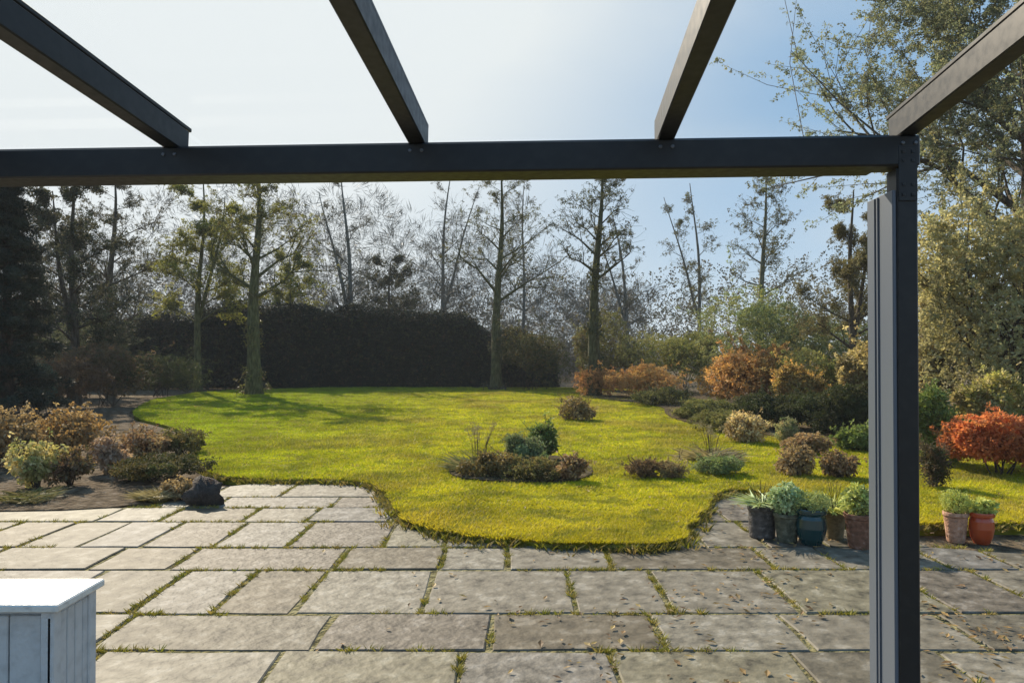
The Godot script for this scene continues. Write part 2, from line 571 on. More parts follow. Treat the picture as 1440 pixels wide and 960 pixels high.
# ---------------------------------------------------------------- ground helpers
func poly_sheet(poly: PackedVector2Array, y: float, drop: float, m: Material) -> ArrayMesh:
	var g := Geo.new()
	var idx := Geometry2D.triangulate_polygon(poly)
	for k in range(0, idx.size(), 3):
		var p: Array = []
		for j in 3:
			p.append(Vector3(poly[idx[k + j]].x, y, poly[idx[k + j]].y))
		g.flat(p[0], p[1], p[2], Vector3.UP)
	if drop > 0.0:
		var mid := Vector2.ZERO
		for p in poly: mid += p / poly.size()
		for k in poly.size():
			var a := poly[k]; var b := poly[(k + 1) % poly.size()]
			var A := Vector3(a.x, y, a.y); var B := Vector3(b.x, y, b.y)
			var out := Vector3(b.y - a.y, 0, a.x - b.x)
			if not Geometry2D.is_point_in_polygon((a + b) * 0.5 + Vector2(out.x, out.z).normalized() * 0.01, poly): pass
			else: out = -out
			g.quad(A, B, B - Vector3(0, drop, 0), A - Vector3(0, drop, 0), out)
	return g.mesh(m)

func smooth_poly(pts: Array, passes := 2) -> PackedVector2Array:
	var p := PackedVector2Array()
	for q in pts: p.append(Vector2(q[0], q[1]))
	for k in passes:
		var r := PackedVector2Array()
		for i in p.size():
			var a := p[i]; var b := p[(i + 1) % p.size()]
			r.append(a.lerp(b, 0.25)); r.append(a.lerp(b, 0.75))
		p = r
	return p

func sky_picture(sun: Vector3) -> ImageTexture:
	var W := 1024; var H := 512
	var im := Image.create(W, H, false, Image.FORMAT_RGBF)
	var f := FastNoiseLite.new()
	f.noise_type = FastNoiseLite.TYPE_SIMPLEX_SMOOTH
	f.frequency = 1.1; f.fractal_octaves = 5; f.seed = 12
	for j in H:
		var el := PI * (0.5 - (j + 0.5) / H)
		for i in W:
			var az := TAU * (i + 0.5) / W
			var d := Vector3(sin(az) * cos(el), sin(el), -cos(az) * cos(el))
			var up := maxf(d.y, 0.0)
			var c := Vector3(0.13, 0.365, 0.68).lerp(Vector3(0.74, 0.86, 0.92), pow(1.0 - up, 4.2))
			var ang := acos(clampf(d.dot(sun), -1, 1))
			# a thin veil of high cloud, streaky, brightest where the sun stands behind it
			var s := d / (up + 0.28)
			var n := f.get_noise_3d(s.x * 0.55, s.z * 0.8, 3.0) * 0.5 + 0.5
			var veil := clampf(smoothstep(0.40, 0.75, n) * 0.3, 0, 1)
			var lobe := 1.0 - smoothstep(deg_to_rad(23.0), deg_to_rad(54.0), ang)
			veil = clampf(veil * (0.55 + 0.45 * (1.0 - up)) + lobe * 1.05, 0, 1)
			var white := Vector3(0.82, 0.875, 0.89) * (0.92 + 0.12 * lobe)
			c = c.lerp(white, veil)
			if d.y < 0.0:
				c = c.lerp(Vector3(0.16, 0.15, 0.12), clampf(-d.y * 12.0, 0, 1))
			im.set_pixel(i, j, Color(c.x, c.y, c.z))
	return ImageTexture.create_from_image(im)

func _ready() -> void:
	# ------------------------------------------------ camera, sky, sun
	var cam := Camera3D.new()
	cam.name = "camera"
	cam.fov = rad_to_deg(2.0 * atan(480.0 / FOC))
	cam.position = Vector3(0, EYE, 0)
	cam.rotation.x = atan((HOR - 480.0) / FOC)
	cam.far = 900.0
	add_child(cam)

	var sun_dir := Vector3(sin(deg_to_rad(-30.0)) * cos(deg_to_rad(34.0)), sin(deg_to_rad(34.0)), -cos(deg_to_rad(-30.0)) * cos(deg_to_rad(34.0)))
	var env := Environment.new()
	env.background_mode = Environment.BG_SKY
	var sky := Sky.new()
	var pan := PanoramaSkyMaterial.new()
	pan.panorama = sky_picture(sun_dir)
	pan.energy_multiplier = 1.0
	sky.sky_material = pan
	env.sky = sky
	env.background_energy_multiplier = 0.6
	env.tonemap_mode = Environment.TONE_MAPPER_LINEAR
	env.tonemap_exposure = 1.65
	env.sdfgi_enabled = true; env.ssao_enabled = true; env.ssil_enabled = true
	env.fog_enabled = true
	env.fog_density = 0.001
	env.fog_light_color = Color(0.86, 0.88, 0.9)
	var we := WorldEnvironment.new()
	we.name = "environment"
	we.environment = env
	add_child(we)
	var sun := DirectionalLight3D.new()
	sun.name = "sun"
	sun.light_energy = 1.5
	sun.light_color = Color(1.0, 0.94, 0.84)
	sun.light_angular_distance = 0.5
	sun.shadow_enabled = true
	add_child(sun)
	sun.look_at_from_position(Vector3.ZERO, -sun_dir)

	# shared surface relief
	height_tex = noise_tex(512, 0.03, Color.BLACK, Color.WHITE, 5, 6)

	# ------------------------------------------------ ground
	rng.seed = 4
	var soil := stone_mat(lin(0.13, 0.10, 0.065), 0.95, 31, 0.6, 0.45, 3.0)
	var gg := Geo.new()
	gg.quad(Vector3(-350, -0.06, 60), Vector3(350, -0.06, 60), Vector3(350, -0.06, -500), Vector3(-350, -0.06, -500), Vector3.UP)
	structure("ground", gg.mesh(soil))

	# terrace: mortar bed with natural stone slabs, moss in the joints
	var edge := smooth_poly([[-11, 1.5], [-11, -7.4], [-6.0, -7.3], [-3.6, -7.5], [-3.5, -9.0], [-1.5, -9.0], [-1.0, -6.6], [-0.1, -6.1], [1.2, -5.95], [1.5, -6.4], [1.95, -7.6], [2.4, -8.4], [2.8, -8.2], [2.55, -7.3], [2.7, -6.75], [3.25, -6.55], [3.5, -5.75], [11, -5.6], [11, 1.5]], 2)
	var bed := structure("terrace", poly_sheet(edge, -0.009, 0.04, stone_mat(lin(0.20, 0.18, 0.09), 0.95, 33, 1.4, 0.5, 2.0)))
	var tones := [lin(0.155, 0.139, 0.108), lin(0.115, 0.102, 0.076), lin(0.147, 0.135, 0.115), lin(0.105, 0.088, 0.061), lin(0.16, 0.145, 0.10), lin(0.118, 0.101, 0.080), lin(0.135, 0.126, 0.112), lin(0.172, 0.157, 0.124)]
	var slab_mats: Array = []
	for k in tones.size():
		slab_mats.append(stone_mat(tones[k], 0.66, 40 + k, 0.8 + 0.13 * (k % 3), 0.3, 0.5, 0.16))
		slab_mats[k].metallic_specular = 0.32
	var z := 1.0
	var n_slabs := 0
	while z > -9.2:
		var dz: float = [0.62, 0.78, 0.9, 0.56][rng.randi() % 4]
		var x := -10.6 - rng.randf() * 0.6
		while x < 9.6:
			var dx: float = [0.6, 0.78, 0.95, 1.2, 0.5][rng.randi() % 5]
			var gap := 0.016
			var j := func() -> float: return rng.randf_range(-0.012, 0.012)
			var sl := PackedVector2Array([Vector2(x + gap + j.call(), z - gap + j.call()), Vector2(x + dx * 0.5, z - gap + j.call()), Vector2(x + dx - gap + j.call(), z - gap + j.call()), Vector2(x + dx - gap + j.call(), z - dz * 0.5), Vector2(x + dx - gap + j.call(), z - dz + gap + j.call()), Vector2(x + dx * 0.45, z - dz + gap + j.call()), Vector2(x + gap + j.call(), z - dz + gap + j.call()), Vector2(x + gap + j.call(), z - dz * 0.5)])
			x += dx
			var dd := -(z - dz)
			if dd < 2.2 or absf(x - dx * 0.5) > dd * 0.69 + 3.6:
				if dd < 1.2: continue
				if absf(x - dx * 0.5) > dd * 0.69 + 3.6: continue
			for piece in Geometry2D.intersect_polygons(sl, edge):
				if piece.size() < 3 or n_slabs >= 290: continue
				var area := 0.0
				for q in piece.size():
					area += piece[q].cross(piece[(q + 1) % piece.size()])
				if absf(area) * 0.5 < 0.06: continue
				var tone := rng.randi() % tones.size()
				var top := rng.randf_range(-0.004, 0.005)
				var shrunk := Geometry2D.offset_polygon(piece, -0.008)
				if shrunk.is_empty(): continue
				put("paving_slab", slab_mesh(piece, shrunk[0], top, slab_mats[tone]), bed)
				n_slabs += 1
		z -= dz
	print("slabs ", n_slabs)

	# moss and small grass in the joints
	var mp: Array = []
	var mt := PackedColorArray()
	var moss_cols := [Color(0.28, 0.26, 0.04), Color(0.34, 0.29, 0.06), Color(0.2, 0.21, 0.03), Color(0.36, 0.28, 0.09)]
	var mn := FastNoiseLite.new()
	mn.frequency = 0.55; mn.seed = 3
	for slab in bed.get_children():
		var ab: AABB = slab.mesh.get_aabb()
		for k in int((ab.size.x + ab.size.z) * 40):
			var onx := rng.randf() < ab.size.x / (ab.size.x + ab.size.z)
			var p := Vector3(ab.position.x + rng.randf() * ab.size.x, -0.012, ab.position.z - 0.012) if onx else Vector3(ab.position.x - 0.012, -0.012, ab.position.z + rng.randf() * ab.size.z)
			if mn.get_noise_2d(p.x, p.z) < -0.05: continue
			mp.append(turned(p + Vector3(rng.randf_range(-0.012, 0.012), 0, rng.randf_range(-0.012, 0.012)), rng.randf_range(0.025, 0.06), true))
			mt.append(pick(moss_cols, 0.3))
	var moss := scatter("joint_moss", self, sprig("blade", 0.5, 5), mp, mt)
	tag(moss, "yellow green moss and seedling grass growing in the terrace joints", "moss")
	moss.set_meta("kind", "stuff")

	# lawn
	var lawn_edge := smooth_poly([[-9.5, -18.0], [-6.3, -14.5], [-4.9, -11.6], [-4.2, -10.0], [-3.5, -9.0], [-1.5, -9.0], [-1.0, -6.6], [-0.1, -6.1], [1.2, -5.9], [1.5, -6.4], [1.95, -7.6], [2.4, -8.4], [2.8, -8.2], [2.7, -7.4], [3.0, -6.9], [3.4, -6.65], [5.0, -6.7], [9, -6.6], [12, -10], [7.5, -14], [6.5, -20], [4.5, -30], [2.4, -30.5], [-10, -30.5], [-12, -26]], 2)
	var jag := FastNoiseLite.new()
	jag.frequency = 1.7; jag.seed = 6; jag.fractal_octaves = 3
	var fine := PackedVector2Array()
	for k in lawn_edge.size():
		var a: Vector2 = lawn_edge[k]; var b: Vector2 = lawn_edge[(k + 1) % lawn_edge.size()]
		var cuts := clampi(int(a.distance_to(b) / 0.09), 1, 40) if a.y > -14.0 else 1
		for q in cuts:
			var p := a.lerp(b, float(q) / cuts)
			fine.append(p + (b - a).normalized().orthogonal() * (0.09 * jag.get_noise_2dv(p) if cuts > 1 else 0.0))
	lawn_edge = fine
	var turf := stone_mat(lin(0.17, 0.17, 0.012), 0.95, 51, 0.35, 0.4, 2.0)
	structure("lawn", poly_sheet(lawn_edge, 0.042, 0.11, turf))
	var gp: Array = []
	var gt := PackedColorArray()
	var gn := FastNoiseLite.new()
	gn.frequency = 0.35; gn.seed = 8; gn.fractal_octaves = 3
	var lawn_cols := [Color(0.50, 0.48, 0.014), Color(0.60, 0.54, 0.018), Color(0.38, 0.42, 0.012), Color(0.60, 0.52, 0.03), Color(0.31, 0.38, 0.012)]
	var tries := 0
	while tries < 330000:
		tries += 1
		# more blades where the lawn is near
		var dd := 6.0 + 25.0 * pow(rng.randf(), 1.7)
		var xx := rng.randf_range(-0.72, 0.72) * dd
		if not Geometry2D.is_point_in_polygon(Vector2(xx, -dd), lawn_edge): continue
		var nz := gn.get_noise_2d(xx, dd)
		var c := pick(lawn_cols, 0.2)
		c = c.lerp(Color(0.36, 0.29, 0.05), clampf(nz * 1.8, 0, 0.7))
		c = c.lerp(Color(0.26, 0.36, 0.012), 0.75 * clampf((-xx - 1.5) / 5.0, 0, 1))   # greener towards the left
		c = c.lerp(Color(0.60, 0.48, 0.03), 0.5 * clampf((9.0 - dd) / 2.5, 0, 1))   # drier and mossier by the paving
		var worn := gn.get_noise_2d(xx * 5.0 + 90.0, dd * 5.0)
		c = c * (1.0 + 0.5 * gn.get_noise_2d(xx * 2.2 - 30.0, dd * 2.2))
		if worn > 0.28: c = c.lerp(Color(0.2, 0.22, 0.03), 0.6)
		if rng.randf() < 0.06: c = Color(0.42, 0.34, 0.13)
		if worn < -0.42 and rng.randf() < 0.6: continue
		gp.append(turned(Vector3(xx, 0.034, -dd), rng.randf_range(0.035, 0.065) * (1.0 + dd * 0.025) * (1.0 + 0.5 * nz), true))
		gt.append(c)
	# ragged longer grass along the edge of the lawn
	for k in lawn_edge.size():
		var a := lawn_edge[k]; var b := lawn_edge[(k + 1) % lawn_edge.size()]
		if a.y < -14.0: continue
		var thick := 0.5 + 0.5 * jag.get_noise_2dv(a * 2.0 + Vector2(40, 0))
		for q in int(a.distance_to(b) * 170 * thick + 1.0):
			var p := a.lerp(b, rng.randf()) + Vector2(rng.randfn(0.0, 0.05), rng.randfn(0.015, 0.06))
			gp.append(turned(Vector3(p.x, 0.0, p.y), rng.randf_range(0.04, 0.12), true))
			gt.append(pick([Color(0.17, 0.17, 0.02), Color(0.22, 0.19, 0.04), Color(0.24, 0.18, 0.07)], 0.3))
	var grass := scatter("grass", self, sprig("blade", 0.9, 6), gp, gt)
	tag(grass, "short yellow green grass blades covering the lawn", "grass")
	grass.set_meta("kind", "stuff")
	print("grass ", gp.size())

	veranda()
	cabinet()
	backdrop()
	planting()
	pots()
	litter(edge)

func slab_mesh(outer: PackedVector2Array, inner: PackedVector2Array, top: float, m: Material) -> ArrayMesh:
	var g := Geo.new()
	var idx := Geometry2D.triangulate_polygon(inner)
	for k in range(0, idx.size(), 3):
		var p: Array = []
		for j in 3:
			p.append(Vector3(inner[idx[k + j]].x, top, inner[idx[k + j]].y))
		g.flat(p[0], p[1], p[2], Vector3.UP)
	var mid := Vector2.ZERO
	for q in inner: mid += q / inner.size()
	for k in inner.size():
		var a := inner[k]; var b := inner[(k + 1) % inner.size()]
		var oa := near_on(outer, a); var ob := near_on(outer, b)
		var A := Vector3(a.x, top, a.y); var B := Vector3(b.x, top, b.y)
		var C := Vector3(ob.x, top - 0.007, ob.y); var D := Vector3(oa.x, top - 0.007, oa.y)
		var out := (A + B) * 0.5 - Vector3(mid.x, top, mid.y)
		g.quad(A, B, C, D, out + Vector3.UP * 0.5)
		g.quad(D, C, C - Vector3(0, 0.03, 0), D - Vector3(0, 0.03, 0), out)
	return g.mesh(m)

func near_on(poly: PackedVector2Array, p: Vector2) -> Vector2:
	var best := poly[0]
	for k in poly.size():
		var c := Geometry2D.get_closest_point_to_segment(p, poly[k], poly[(k + 1) % poly.size()])
		if c.distance_squared_to(p) < best.distance_squared_to(p): best = c
	for q in poly:
		if q.distance_to(p) < 0.02: return q
	return best

# ---------------------------------------------------------------- veranda
func veranda() -> void:
	# its frame: +x along the front to the right, +z back to the house; origin at the foot of the corner post
	var yaw := deg_to_rad(-3.3)
	var t := thing("veranda", "dark anthracite veranda with glass roof, sloping rafters, front beam and corner post", "veranda", Vector3(1.571, 0, -2.99), yaw)
	var paint := plain(lin(0.013, 0.0145, 0.017), 0.36, 0.0, 0.45)
	paint.albedo_color = Color.WHITE
	paint.albedo_texture = noise_tex(512, 0.02, lin(0.0105, 0.012, 0.0145), lin(0.021, 0.022, 0.024), 62, 6, FastNoiseLite.TYPE_SIMPLEX_SMOOTH, lin(0.013, 0.0145, 0.017))
	paint.roughness_texture = noise_tex(512, 0.03, Color(0.7, 0.7, 0.7), Color(1, 1, 1), 61, 5)
	paint.roughness = 0.5
	paint.uv1_triplanar = true
	paint.uv1_scale = Vector3.ONE * 1.3
	var g := Geo.new()
	g.box(Vector3(0, 1.162, 0), Vector3(0.041, 1.162, 0.048), 0.006)
	var post := put("post", g.mesh(paint), t)
	var gf := Geo.new()
	gf.box(Vector3(0, 0.006, 0), Vector3(0.075, 0.006, 0.075), 0.003)
	put("foot_plate", gf.mesh(paint), post)
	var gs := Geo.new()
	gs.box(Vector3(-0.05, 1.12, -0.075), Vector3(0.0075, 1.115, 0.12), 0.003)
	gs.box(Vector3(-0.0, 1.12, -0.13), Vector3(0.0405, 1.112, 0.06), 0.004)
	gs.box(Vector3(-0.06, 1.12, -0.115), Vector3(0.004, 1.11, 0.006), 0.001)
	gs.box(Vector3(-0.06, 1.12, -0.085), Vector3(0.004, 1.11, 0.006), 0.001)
	var lit_side_paint := plain(lin(0.10, 0.122, 0.158), 0.42, 0.0, 0.5)  # paler than the frame: sunlight on the post's side put into the colour
	var br := Geo.new()   # the angle that ties post and beam
	br.box(Vector3(0, 2.3, 0.0515), Vector3(0.036, 0.11, 0.0025), 0.001)
	for yy in [2.215, 2.255, 2.35, 2.385]:
		for sx in [-0.018, 0.018]:
			br.box(Vector3(sx, yy, 0.056), Vector3(0.006, 0.006, 0.002), 0.001)
	put("bracket", br.mesh(paint), post)
	put("post_lit_side", gs.mesh(lit_side_paint), t)
	# front beam, gutter and the screen cassette on its outer side
	var b := Geo.new()
	b.box(Vector3(-3.4, 2.391, 0), Vector3(3.45, 0.061, 0.052), 0.007)
	var beam := put("front_beam", b.mesh(paint), t)
	var gu := Geo.new()
	gu.box(Vector3(-3.4, 2.422, -0.125), Vector3(3.455, 0.066, 0.071), 0.02)
	put("gutter", gu.mesh(paint), beam)
	var ca := Geo.new()
	ca.box(Vector3(-3.4, 2.349, -0.112), Vector3(3.33, 0.008, 0.054), 0.004)
	put("screen_cassette", ca.mesh(paint), beam)
	# rafters rise towards the house
	var slope := deg_to_rad(4.2)
	var run := 4.1
	var tilt := Basis(Vector3.RIGHT, -slope)
	var xs := [0.005, -0.946, -1.967, -3.012, -4.03, -5.04, -6.05]
	for k in xs.size():
		var r := Geo.new()
		var c := Vector3(xs[k], 2.452 + 0.045, 0.0) + Vector3(0, tan(slope) * run * 0.5, run * 0.5 - 0.05)
		r.box(c, Vector3(0.035, 0.05, run * 0.5 / cos(slope)), 0.005, tilt)
		var rf := put("rafter", r.mesh(paint), t)
		var cp := Geo.new()   # the cover strip that holds the glass, and its end cap
		cp.box(c + tilt * Vector3(0, 0.064, -0.03), Vector3(0.03, 0.009, run * 0.5 / cos(slope)), 0.003, tilt)
		put("cover_strip", cp.mesh(paint), rf)
	# bolts where rafters meet the beam
	var steel := plain(Color(0.4, 0.41, 0.43), 0.35, 0.9)
	var glass := StandardMaterial3D.new()
	glass.albedo_color = Color(0.9, 0.95, 0.95, 0.02)
	glass.roughness = 0.03
	glass.metallic_specular = 0.16
	glass.transparency = BaseMaterial3D.TRANSPARENCY_ALPHA
	for k in xs.size() - 1:
		var pn := Geo.new()
		var mid: float = (xs[k] + xs[k + 1]) * 0.5
		var half: float = absf(xs[k] - xs[k + 1]) * 0.5 - 0.012
		var c := Vector3(mid, 2.452 + 0.1, -0.06) + Vector3(0, tan(slope) * run * 0.5, run * 0.5 - 0.05)
		var hz := run * 0.5 / cos(slope)
		var q: Array = []
		for s in [[-1, -1], [1, -1], [1, 1], [-1, 1]]:
			q.append(c + tilt * Vector3(half * s[0], 0, hz * s[1] - (0.13 if s[1] < 0 else 0.0)))
		pn.quad(q[0], q[1], q[2], q[3], tilt * Vector3.UP)
		put("glass_pane", pn.mesh(glass), t)
	for k in xs.size():
		for s in [-1.0, 1.0]:
			var sc := Geo.new()
			sc.lathe([[0.0075, 0.0], [0.0075, 0.004], [0.005, 0.006], [0.0, 0.006]], 10)
			var o := put("screw", sc.mesh(steel), t)
			o.position = Vector3(xs[k] + s * 0.024, 2.42, 0.052)
			o.rotation.x = PI / 2

# ---------------------------------------------------------------- cabinet in the near corner
func cabinet() -> void:
	var t := thing("garden_cabinet", "low blue grey planked garden cabinet with a white worktop under the veranda", "cabinet", Vector3(-2.53, 0, -2.79), deg_to_rad(0.0))
	var blue := stone_mat(lin(0.58, 0.585, 0.59), 0.6, 71, 2.0, 0.1, 0.2)
	var white := stone_mat(lin(0.74, 0.735, 0.70), 0.35, 72, 2.5, 0.14, 0.08)
	var W := 0.9; var H := 0.70; var Dp := 0.135
	var top := Geo.new()
	top.box(Vector3(0, H - 0.014, 0), Vector3(W + 0.025, 0.014, Dp + 0.02), 0.005)
	put("worktop", top.mesh(white), t)
	var c := Geo.new()
	c.box(Vector3(0, (H - 0.028 + 0.06) * 0.5, -0.012), Vector3(W - 0.012, (H - 0.088) * 0.5, Dp - 0.024), 0.004)
	put("carcass", c.mesh(blue), t)
	for sx in [-1.0, 1.0]:
		for sz in [-1.0, 1.0]:
			var l := Geo.new()
			l.box(Vector3(sx * (W - 0.022), (H - 0.03) * 0.5, sz * (Dp - 0.022)), Vector3(0.024, (H - 0.03) * 0.5, 0.024), 0.004)
			put("leg", l.mesh(blue), t)
	var n := 14
	for k in n:
		var p := Geo.new()
		var w := (W * 2 - 0.1) / n
		p.box(Vector3(-W + 0.05 + w * (k + 0.5), 0.365, Dp - 0.026), Vector3(w * 0.5 - 0.003, 0.285, 0.009), 0.004)
		put("plank", p.mesh(blue), t)
	for k in 5:
		var p := Geo.new()
		p.box(Vector3(W - 0.014, 0.365, -Dp + 0.05 + 0.05 * k), Vector3(0.007, 0.285, 0.022), 0.003)
		put("plank", p.mesh(blue), t)
	var iron := plain(Color(0.2, 0.2, 0.21), 0.4, 0.8)
	for sx in [-0.06, 0.06]:
		var k := Geo.new()
		k.lathe([[0.006, 0.0], [0.006, 0.014], [0.014, 0.02], [0.014, 0.028], [0.0, 0.032]], 12)
		var o := put("knob", k.mesh(iron), t)
		o.position = Vector3(sx, 0.42, Dp - 0.018)
		o.rotation.x = PI / 2

# ---------------------------------------------------------------- hedge, trees
func backdrop() -> void:
	# clipped evergreen hedge across the end of the lawn
	var h := thing("hedge", "long dark evergreen hedge closing the far end of the lawn", "hedge", Vector3(-16.6, 0, -31.5))
	rng.seed = 77
	var core := Geo.new()
	var seg := 38
	var L := 37.0
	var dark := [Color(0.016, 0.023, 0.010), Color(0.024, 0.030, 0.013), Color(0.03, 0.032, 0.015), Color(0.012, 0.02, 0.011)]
	var tops: Array = []
	for k in seg + 1:
		tops.append(3.0 + 0.25 * sin(k * 0.55) + rng.randf_range(-0.4, 0.4))
	for k in 5: tops[seg - k] *= [0.45, 0.6, 0.68, 0.78, 0.9][k]
	for k in seg:
		var x0 := -L * 0.5 + L * k / seg; var x1 := -L * 0.5 + L * (k + 1) / seg
		var t0: float = tops[k] * 0.9; var t1: float = tops[k + 1] * 0.9
		core.quad(Vector3(x0, 0, 0.45), Vector3(x1, 0, 0.45), Vector3(x1, t1, 0.3), Vector3(x0, t0, 0.3), Vector3.BACK)
		core.quad(Vector3(x0, 0, -0.45), Vector3(x1, 0, -0.45), Vector3(x1, t1, -0.3), Vector3(x0, t0, -0.3), Vector3.FORWARD)
		core.quad(Vector3(x0, t0, -0.3), Vector3(x1, t1, -0.3), Vector3(x1, t1, 0.3), Vector3(x0, t0, 0.3), Vector3.UP)
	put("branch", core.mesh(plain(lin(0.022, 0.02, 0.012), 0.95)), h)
	var hp: Array = []
	var ht := PackedColorArray()
	for k in 50000:
		var x := rng.randf_range(-0.5, 0.5) * L
		var f := (x / L + 0.5) * seg
		var i0 := clampi(int(f), 0, seg - 1)
		var top := lerpf(tops[i0], tops[i0 + 1], f - i0)
		var y := rng.randf() * top
		var zz := rng.randf_range(0.35, 0.85) * (1.0 - 0.25 * pow(y / top, 3))
		if rng.randf() < 0.3:
			y = top + rng.randf_range(-0.45, 0.25); zz = rng.randf_range(-0.6, 0.6)
		hp.append(turned(Vector3(x, y, zz), 0.15 * rng.randf_range(0.6, 1.4)))
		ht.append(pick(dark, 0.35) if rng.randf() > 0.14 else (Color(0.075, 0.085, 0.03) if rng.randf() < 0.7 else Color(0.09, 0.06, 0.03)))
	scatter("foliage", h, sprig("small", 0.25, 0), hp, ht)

	conifer("conifer", "tall dark conifer rising beside the brown bed to the veranda beam", spot(8, 15.5), 5.5, 2.3, 6500, [Color(0.028, 0.036, 0.022), Color(0.04, 0.046, 0.026), Color(0.022, 0.03, 0.02)])

	var mossy := Color(0.36, 0.35, 0.18)
	var grey := Color(0.42, 0.41, 0.37)
	var brown := Color(0.32, 0.28, 0.22)
	var olive := [Color(0.15, 0.145, 0.04), Color(0.19, 0.18, 0.05), Color(0.11, 0.11, 0.035), Color(0.17, 0.13, 0.05)]
	var lime := [Color(0.24, 0.25, 0.05), Color(0.2, 0.2, 0.045), Color(0.29, 0.27, 0.07)]
	var drab := [Color(0.13, 0.12, 0.07), Color(0.09, 0.09, 0.05), Color(0.16, 0.13, 0.07)]
	var deep := [Color(0.05, 0.06, 0.03), Color(0.07, 0.075, 0.035), Color(0.04, 0.05, 0.025)]
	var grp := "trees beyond the lawn"
	# [bearing, distance, height, radius, options]
	var list := [
		["dark stemmed bushy tree beside the tall conifer", 105, 22.0, 7.4, 0.16, {"fork": true, "cols": deep + drab, "leaves": 2300, "leaf_size": 0.2, "bark": brown, "bark_id": 22, "spread": 0.26, "bare": 0.12, "limbs": 20}],
		["slim dark trunked tree with thin grey twigs left of the mossy trunk", 153, 27.0, 8.4, 0.2, {"cols": drab, "leaves": 900, "leaf_size": 0.16, "bark": brown, "bark_id": 22, "bare": 0.25}],
		["yellow green leaved tree at the hedge, its crown paler than its neighbours", 278, 28.0, 8.6, 0.15, {"fork": true, "cols": lime, "leaves": 2600, "leaf_size": 0.17, "bark": mossy, "bark_id": 21, "bare": 0.3, "spread": 0.2, "glow": 0.9}],
		["thick mossy trunk standing in front of the hedge, lime leaves about it", 357, 26.0, 8.6, 0.27, {"cols": lime + olive, "leaves": 900, "leaf_size": 0.18, "bark": mossy, "bark_id": 21, "bare": 0.42, "spread": 0.24, "ivy": 220, "ivy_cols": olive, "ivy_top": 0.5, "glow": 0.9}],
		["low lime green sapling between the mossy trunk and the bare brush", 410, 33.0, 6.4, 0.08, {"cols": lime, "leaves": 1300, "leaf_size": 0.2, "bark": mossy, "bark_id": 21, "bare": 0.2, "spread": 0.22, "glow": 0.9}],
		["slender grey trunk among bare twigs behind the middle of the hedge", 493, 34.0, 10.4, 0.17, {"fork": true, "cols": drab, "leaves": 300, "leaf_size": 0.14, "bark": grey, "bark_id": 23, "bare": 0.3, "spread": 0.17, "twigs": 8}],
		["bushy brown grey tree above the darkest part of the hedge", 548, 36.0, 6.4, 0.14, {"cols": drab + deep, "leaves": 1700, "leaf_size": 0.2, "bark": brown, "bark_id": 22, "bare": 0.15, "spread": 0.3}],
		["twiggy bare tree with fine grey branches next to the straight olive trunk", 620, 42.0, 12.5, 0.17, {"fork": true, "cols": drab, "leaves": 300, "leaf_size": 0.15, "bark": grey, "bark_id": 23, "bare": 0.22, "spread": 0.2, "twigs": 9, "subs": 8}],
		["straight olive grey trunk where the hedge thins out", 698, 29.0, 9.2, 0.23, {"cols": olive, "leaves": 450, "leaf_size": 0.16, "bark": mossy.darkened(0.12), "bark_id": 24, "bare": 0.4, "spread": 0.24, "ivy": 120, "ivy_cols": drab, "ivy_top": 0.6}],
		["thin bare sapling in the bright gap between the two olive trunks", 735, 40.0, 11.5, 0.12, {"cols": drab, "leaves": 200, "leaf_size": 0.15, "bark": grey, "bark_id": 23, "bare": 0.3, "spread": 0.12, "twigs": 6}],
		["dark mossy trunk with ivy near the rust coloured shrubs", 835, 25.0, 8.3, 0.24, {"cols": olive + deep, "leaves": 500, "leaf_size": 0.16, "bark": mossy.darkened(0.22), "bark_id": 25, "bare": 0.5, "spread": 0.2, "ivy": 420, "ivy_cols": olive + deep, "ivy_top": 0.75}],
		["grey twiggy tree leaning past the dark mossy ivy trunk", 885, 38.0, 9.6, 0.14, {"fork": true, "cols": drab, "leaves": 300, "leaf_size": 0.15, "bark": grey, "bark_id": 23, "bare": 0.28, "spread": 0.1, "lean": Vector3(-0.9, 0, 0), "twigs": 6}],
		["pale twiggy tree between two bright patches of sky", 985, 36.0, 10.4, 0.13, {"fork": true, "cols": olive, "leaves": 500, "leaf_size": 0.16, "bark": grey, "bark_id": 23, "bare": 0.28, "spread": 0.12, "twigs": 7}],
		["tall grey green trunk above the orange brown bush", 1070, 27.0, 8.6, 0.16, {"cols": olive, "leaves": 450, "leaf_size": 0.16, "bark": grey.lerp(mossy, 0.4), "bark_id": 26, "bare": 0.45, "spread": 0.16}],
		["tan twigged small tree just beside the corner post", 1200, 21.0, 6.6, 0.13, {"fork": true, "cols": [Color(0.24, 0.2, 0.09), Color(0.19, 0.17, 0.06)], "leaves": 2600, "leaf_size": 0.15, "bark": brown, "bark_id": 22, "bare": 0.2, "spread": 0.2}],
	]
	for e in list:
		e[5]["group"] = grp
		tree("tree", e[0], spot(e[1], e[2]), e[3], e[4], e[5])
	# tall thin-leaved tree seen through the end of the glass roof
	tree("tall_tree", "tall loose grey green tree seen above and past the corner post", spot(1440, 15.0), 11.5, 0.27, {"cols": [Color(0.24, 0.26, 0.16), Color(0.26, 0.25, 0.15), Color(0.2, 0.23, 0.15)], "leaves": 14000, "leaf_size": 0.165, "bark": brown, "bark_id": 22, "bare": 0.3, "spread": 0.36, "limbs": 28, "subs": 8, "rise": 0.5, "glow": 1.0})

	# the far wood behind the garden: too far to tell its trees apart
	rng.seed = 91
	var wp: Array = []
	var wt := PackedColorArray()
	var wn := FastNoiseLite.new()
	wn.frequency = 0.06; wn.seed = 14
	var wood := [Color(0.10, 0.095, 0.06), Color(0.13, 0.12, 0.08), Color(0.08, 0.085, 0.055), Color(0.15, 0.12, 0.08)]
